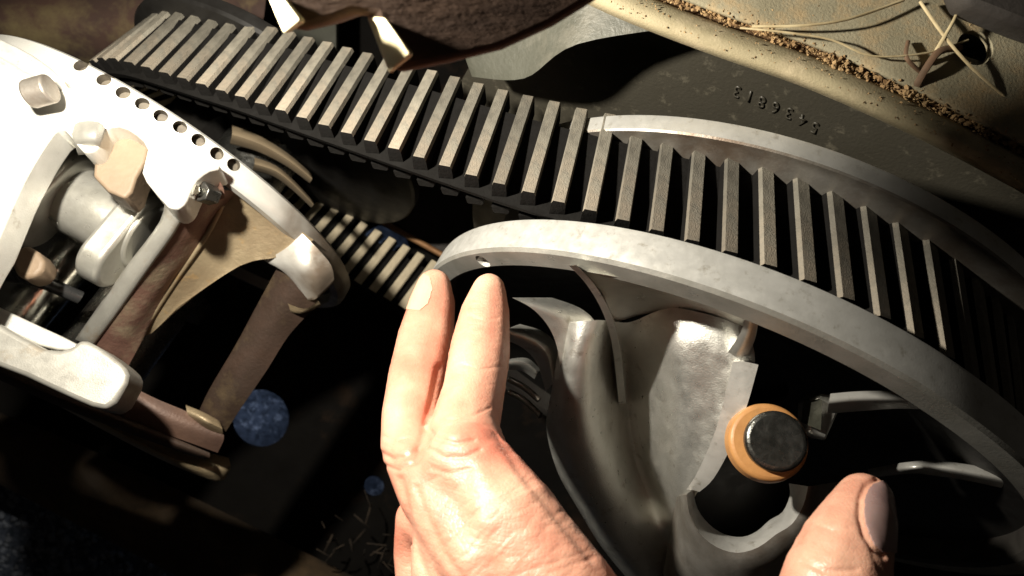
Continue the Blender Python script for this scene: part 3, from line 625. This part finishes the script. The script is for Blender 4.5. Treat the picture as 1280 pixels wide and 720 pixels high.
# ================================================================ HAND
hand = thing('person', px(700, 800, .55), 'bare left hand of a person gripping the silver clutch, thumb at the right', 'person')
def pr(x, y, d, r): return px(x, y, d), r/F*d*S
chains = [
 [(543, 357, .835, 22), (540, 385, .82, 31), (532, 425, .79, 37), (522, 470, .75, 38), (513, 520, .70, 38), (510, 556, .665, 36), (545, 620, .60, 48), (610, 700, .54, 60), (670, 800, .52, 80)],
 [(611, 362, .765, 22), (606, 395, .755, 33), (600, 440, .73, 40), (592, 490, .69, 41), (580, 540, .65, 46), (590, 590, .60, 56), (640, 660, .55, 68), (700, 760, .52, 85)],
 [(560, 800, .60, 35), (532, 740, .62, 38), (524, 690, .635, 34), (526, 650, .63, 34), (560, 660, .60, 40), (620, 760, .55, 60)],
 [(1080, 624, .585, 34), (1072, 650, .57, 44), (1056, 690, .55, 56), (1044, 735, .535, 66), (1020, 810, .52, 68), (960, 900, .51, 80), (850, 930, .52, 95), (740, 880, .54, 105)],
 [(585, 585, .60, 60), (640, 660, .56, 70), (670, 740, .55, 90), (700, 860, .53, 110), (730, 1000, .50, 120), (760, 1150, .48, 120)],
 [(560, 640, .60, 50), (580, 720, .58, 70), (640, 860, .55, 90)],
]
bm = bmesh.new()
def capsule(p, r, q, s):
    n = 16; d = q-p; ln = d.length
    steps = max(2, int(ln/min(r, s)*3))
    for k in range(steps+1):
        t = k/steps; c = p.lerp(q, t); rr = r+(s-r)*t
        bmesh.ops.create_icosphere(bm, subdivisions=2, radius=rr, matrix=Matrix.Translation(c))
for ch in chains:
    P_ = [pr(*c) for c in ch]
    for (p, r), (q, s) in zip(P_, P_[1:]): capsule(p, r, q, s)
me = bpy.data.meshes.new('body'); bm.to_mesh(me); bm.free(); me.materials.append(M['skin'])
body = bpy.data.objects.new('body', me); COL.objects.link(body)
m = body.modifiers.new('r', 'REMESH'); m.mode = 'VOXEL'; m.voxel_size = .0010
m = body.modifiers.new('s', 'SMOOTH'); m.factor = .6; m.iterations = 10
bpy.context.view_layer.update(); apply_mods(body)
m = body.modifiers.new('ss', 'SUBSURF'); m.levels = 1; m.render_levels = 1
bpy.context.view_layer.update(); apply_mods(body)
me = body.data
nv = len(me.vertices); co = np.empty(nv*3); me.vertices.foreach_get('co', co); co = co.reshape(-1, 3); no = np.empty(nv*3); me.vertices.foreach_get('normal', no); no = no.reshape(-1, 3)
dep = (ZC-co[:, 2])/S; X_ = co[:, 0]/S/dep*F+640; Y_ = 360-co[:, 1]/S/dep*F
disp = np.zeros(nv)
def crease(pts, depth, wd):
    global disp; depth *= .6
    best = np.full(nv, 1e9)
    for (x0, y0), (x1, y1) in zip(pts, pts[1:]):
        dx, dy = x1-x0, y1-y0; t = np.clip(((X_-x0)*dx+(Y_-y0)*dy)/(dx*dx+dy*dy), 0, 1)
        best = np.minimum(best, np.hypot(X_-x0-t*dx, Y_-y0-t*dy))
    k = np.exp(-(best/wd)**2)*(no[:, 2] > .1); disp -= depth*k
def bump_(x, y, rx, ry, h):
    global disp
    disp += h*np.exp(-((X_-x)/rx)**2-((Y_-y)/ry)**2)*(no[:, 2] > .1)
mm_ = .001
for c, d, wd in (([(476, 566), (492, 574), (508, 572), (522, 560)], .9, 3.2), ([(482, 582), (498, 588), (514, 580)], .6, 2.6), ([(480, 545), (495, 552), (512, 548)], .45, 2.4),
                 ([(533, 535), (548, 549), (570, 556), (592, 552)], .8, 3.0), ([(535, 560), (556, 572), (582, 572), (600, 563)], .7, 2.8), ([(540, 585), (562, 592), (590, 586)], .5, 2.6), ([(545, 520), (565, 525), (590, 520), (612, 510)], .45, 2.4),
                 ([(585, 395), (602, 400), (622, 398)], .25, 2.2), ([(575, 455), (600, 462), (630, 458)], .25, 2.2),
                 ([(520, 575), (530, 540), (540, 500), (548, 460)], 1.2, 5), ([(500, 600), (508, 640), (520, 690), (540, 740)], 1.3, 6),
                 ([(520, 610), (535, 650), (560, 700), (590, 740)], .6, 5), ([(620, 540), (650, 590), (690, 640), (740, 700)], .5, 5),
                 ([(1020, 655), (1040, 664), (1062, 660)], .35, 3), ([(1000, 700), (1030, 714), (1070, 712)], .6, 3.5), ([(1090, 690), (1096, 704), (1104, 716)], .3, 4), ([(1096, 599), (1082, 606), (1075, 622), (1074, 645), (1080, 668), (1092, 686), (1106, 696)], 1.3, 3.4)):
    crease(c, d*mm_, wd)
random.seed(3)
for i in range(46):   # fine skin folds on the back of the hand
    x = random.uniform(540, 730); y = random.uniform(590, 720)
    if x > 600+(y-500)*.7 or x < 500+(y-600)*.4: continue
    l_ = random.uniform(10, 34); a_ = random.gauss(-.62, .22); crease([(x-l_*math.cos(a_), y-l_*math.sin(a_)), (x, y+random.uniform(-2, 2)), (x+l_*math.cos(a_), y+l_*math.sin(a_))], random.uniform(.08, .22)*mm_, 2.4)
bump_(572, 552, 24, 22, .9*mm_); bump_(500, 562, 16, 20, .6*mm_); bump_(600, 640, 14, 70, .5*mm_)
co += no*disp[:, None]; me.vertices.foreach_set('co', co.ravel()); me.update()
for f in me.polygons: f.use_smooth = True
body.name = 'hand'; body.parent = hand; body.matrix_parent_inverse = hand.matrix_world.inverted()
def nail(c, nrm, up, wd, ln, name='fingernail'):
    nrm = nrm.normalized(); up = (up-nrm*up.dot(nrm)).normalized(); sd = up.cross(nrm); bm = bmesh.new()
    n1, n2 = 12, 14; G = []
    for j in range(n2+1):
        row = []
        for i in range(n1+1):
            s = -1+2*i/n1; t = -1+2*j/n2
            e = (1-abs(t)**4)**.25 if abs(t) < 1 else 0
            wv = s*(.25+.75*e); row.append(bm.verts.new(c+sd*wv*wd+up*t*ln-nrm*(wv*wv*wd*.42+max(0, t)**2*ln*.14)))
        G.append(row)
    for j in range(n2):
        for i in range(n1): bm.faces.new((G[j][i], G[j][i+1], G[j+1][i+1], G[j+1][i]))
    r = bmesh.ops.extrude_face_region(bm, geom=bm.faces[:])
    for v in [e for e in r['geom'] if isinstance(e, bmesh.types.BMVert)]: v.co -= nrm*.0012
    return mk(name, bm, 'nail', hand, 60)
def nail_patch(poly, mt_='nail', lift=.0003):
    # the nail plate follows the fingertip it grows on
    pv = np.empty(len(me.vertices)*3); me.vertices.foreach_get('co', pv); pv = pv.reshape(-1, 3); vn = np.empty(len(me.vertices)*3); me.vertices.foreach_get('normal', vn); vn = vn.reshape(-1, 3)
    inside = np.zeros(len(pv), bool); n = len(poly)
    for k in range(n):
        (x0, y0), (x1, y1) = poly[k], poly[(k+1) % n]
        c = ((y0 > Y_) != (y1 > Y_)) & (X_ < (x1-x0)*(Y_-y0)/((y1-y0) or 1e-9)+x0); inside ^= c
    inside &= vn[:, 2] > -.15
    bm = bmesh.new(); vm = {}
    for f in me.polygons:
        vs = f.vertices
        if all(inside[v] for v in vs):
            for v in vs:
                if v not in vm: vm[v] = bm.verts.new(Vector(pv[v])+Vector(vn[v])*lift)
            bm.faces.new([vm[v] for v in vs])
    bmesh.ops.smooth_vert(bm, verts=bm.verts[:], factor=.5, use_axis_x=True, use_axis_y=True, use_axis_z=True)
    for _ in range(12): bmesh.ops.smooth_vert(bm, verts=bm.verts[:], factor=.5, use_axis_x=True, use_axis_y=True, use_axis_z=True)
    bm.normal_update(); inn = [(v, v.normal.copy()) for v in bm.verts]
    r = bmesh.ops.extrude_face_region(bm, geom=bm.faces[:])
    for v, n_ in inn: v.co += n_*.0002
    for v in [e for e in r['geom'] if isinstance(e, bmesh.types.BMVert)]: v.co -= v.normal*.0005
    return mk('fingernail', bm, mt_, hand, 60)
nail_patch([(1098, 600), (1084, 606), (1077, 622), (1076, 645), (1082, 667), (1093, 685), (1106, 694), (1135, 694), (1135, 598)])
nail_patch([(520, 344), (529, 338), (540, 346), (543, 362), (538, 380), (526, 390), (500, 388), (500, 350)], 'nail_pale', .00005)
bpy.context.view_layer.update()
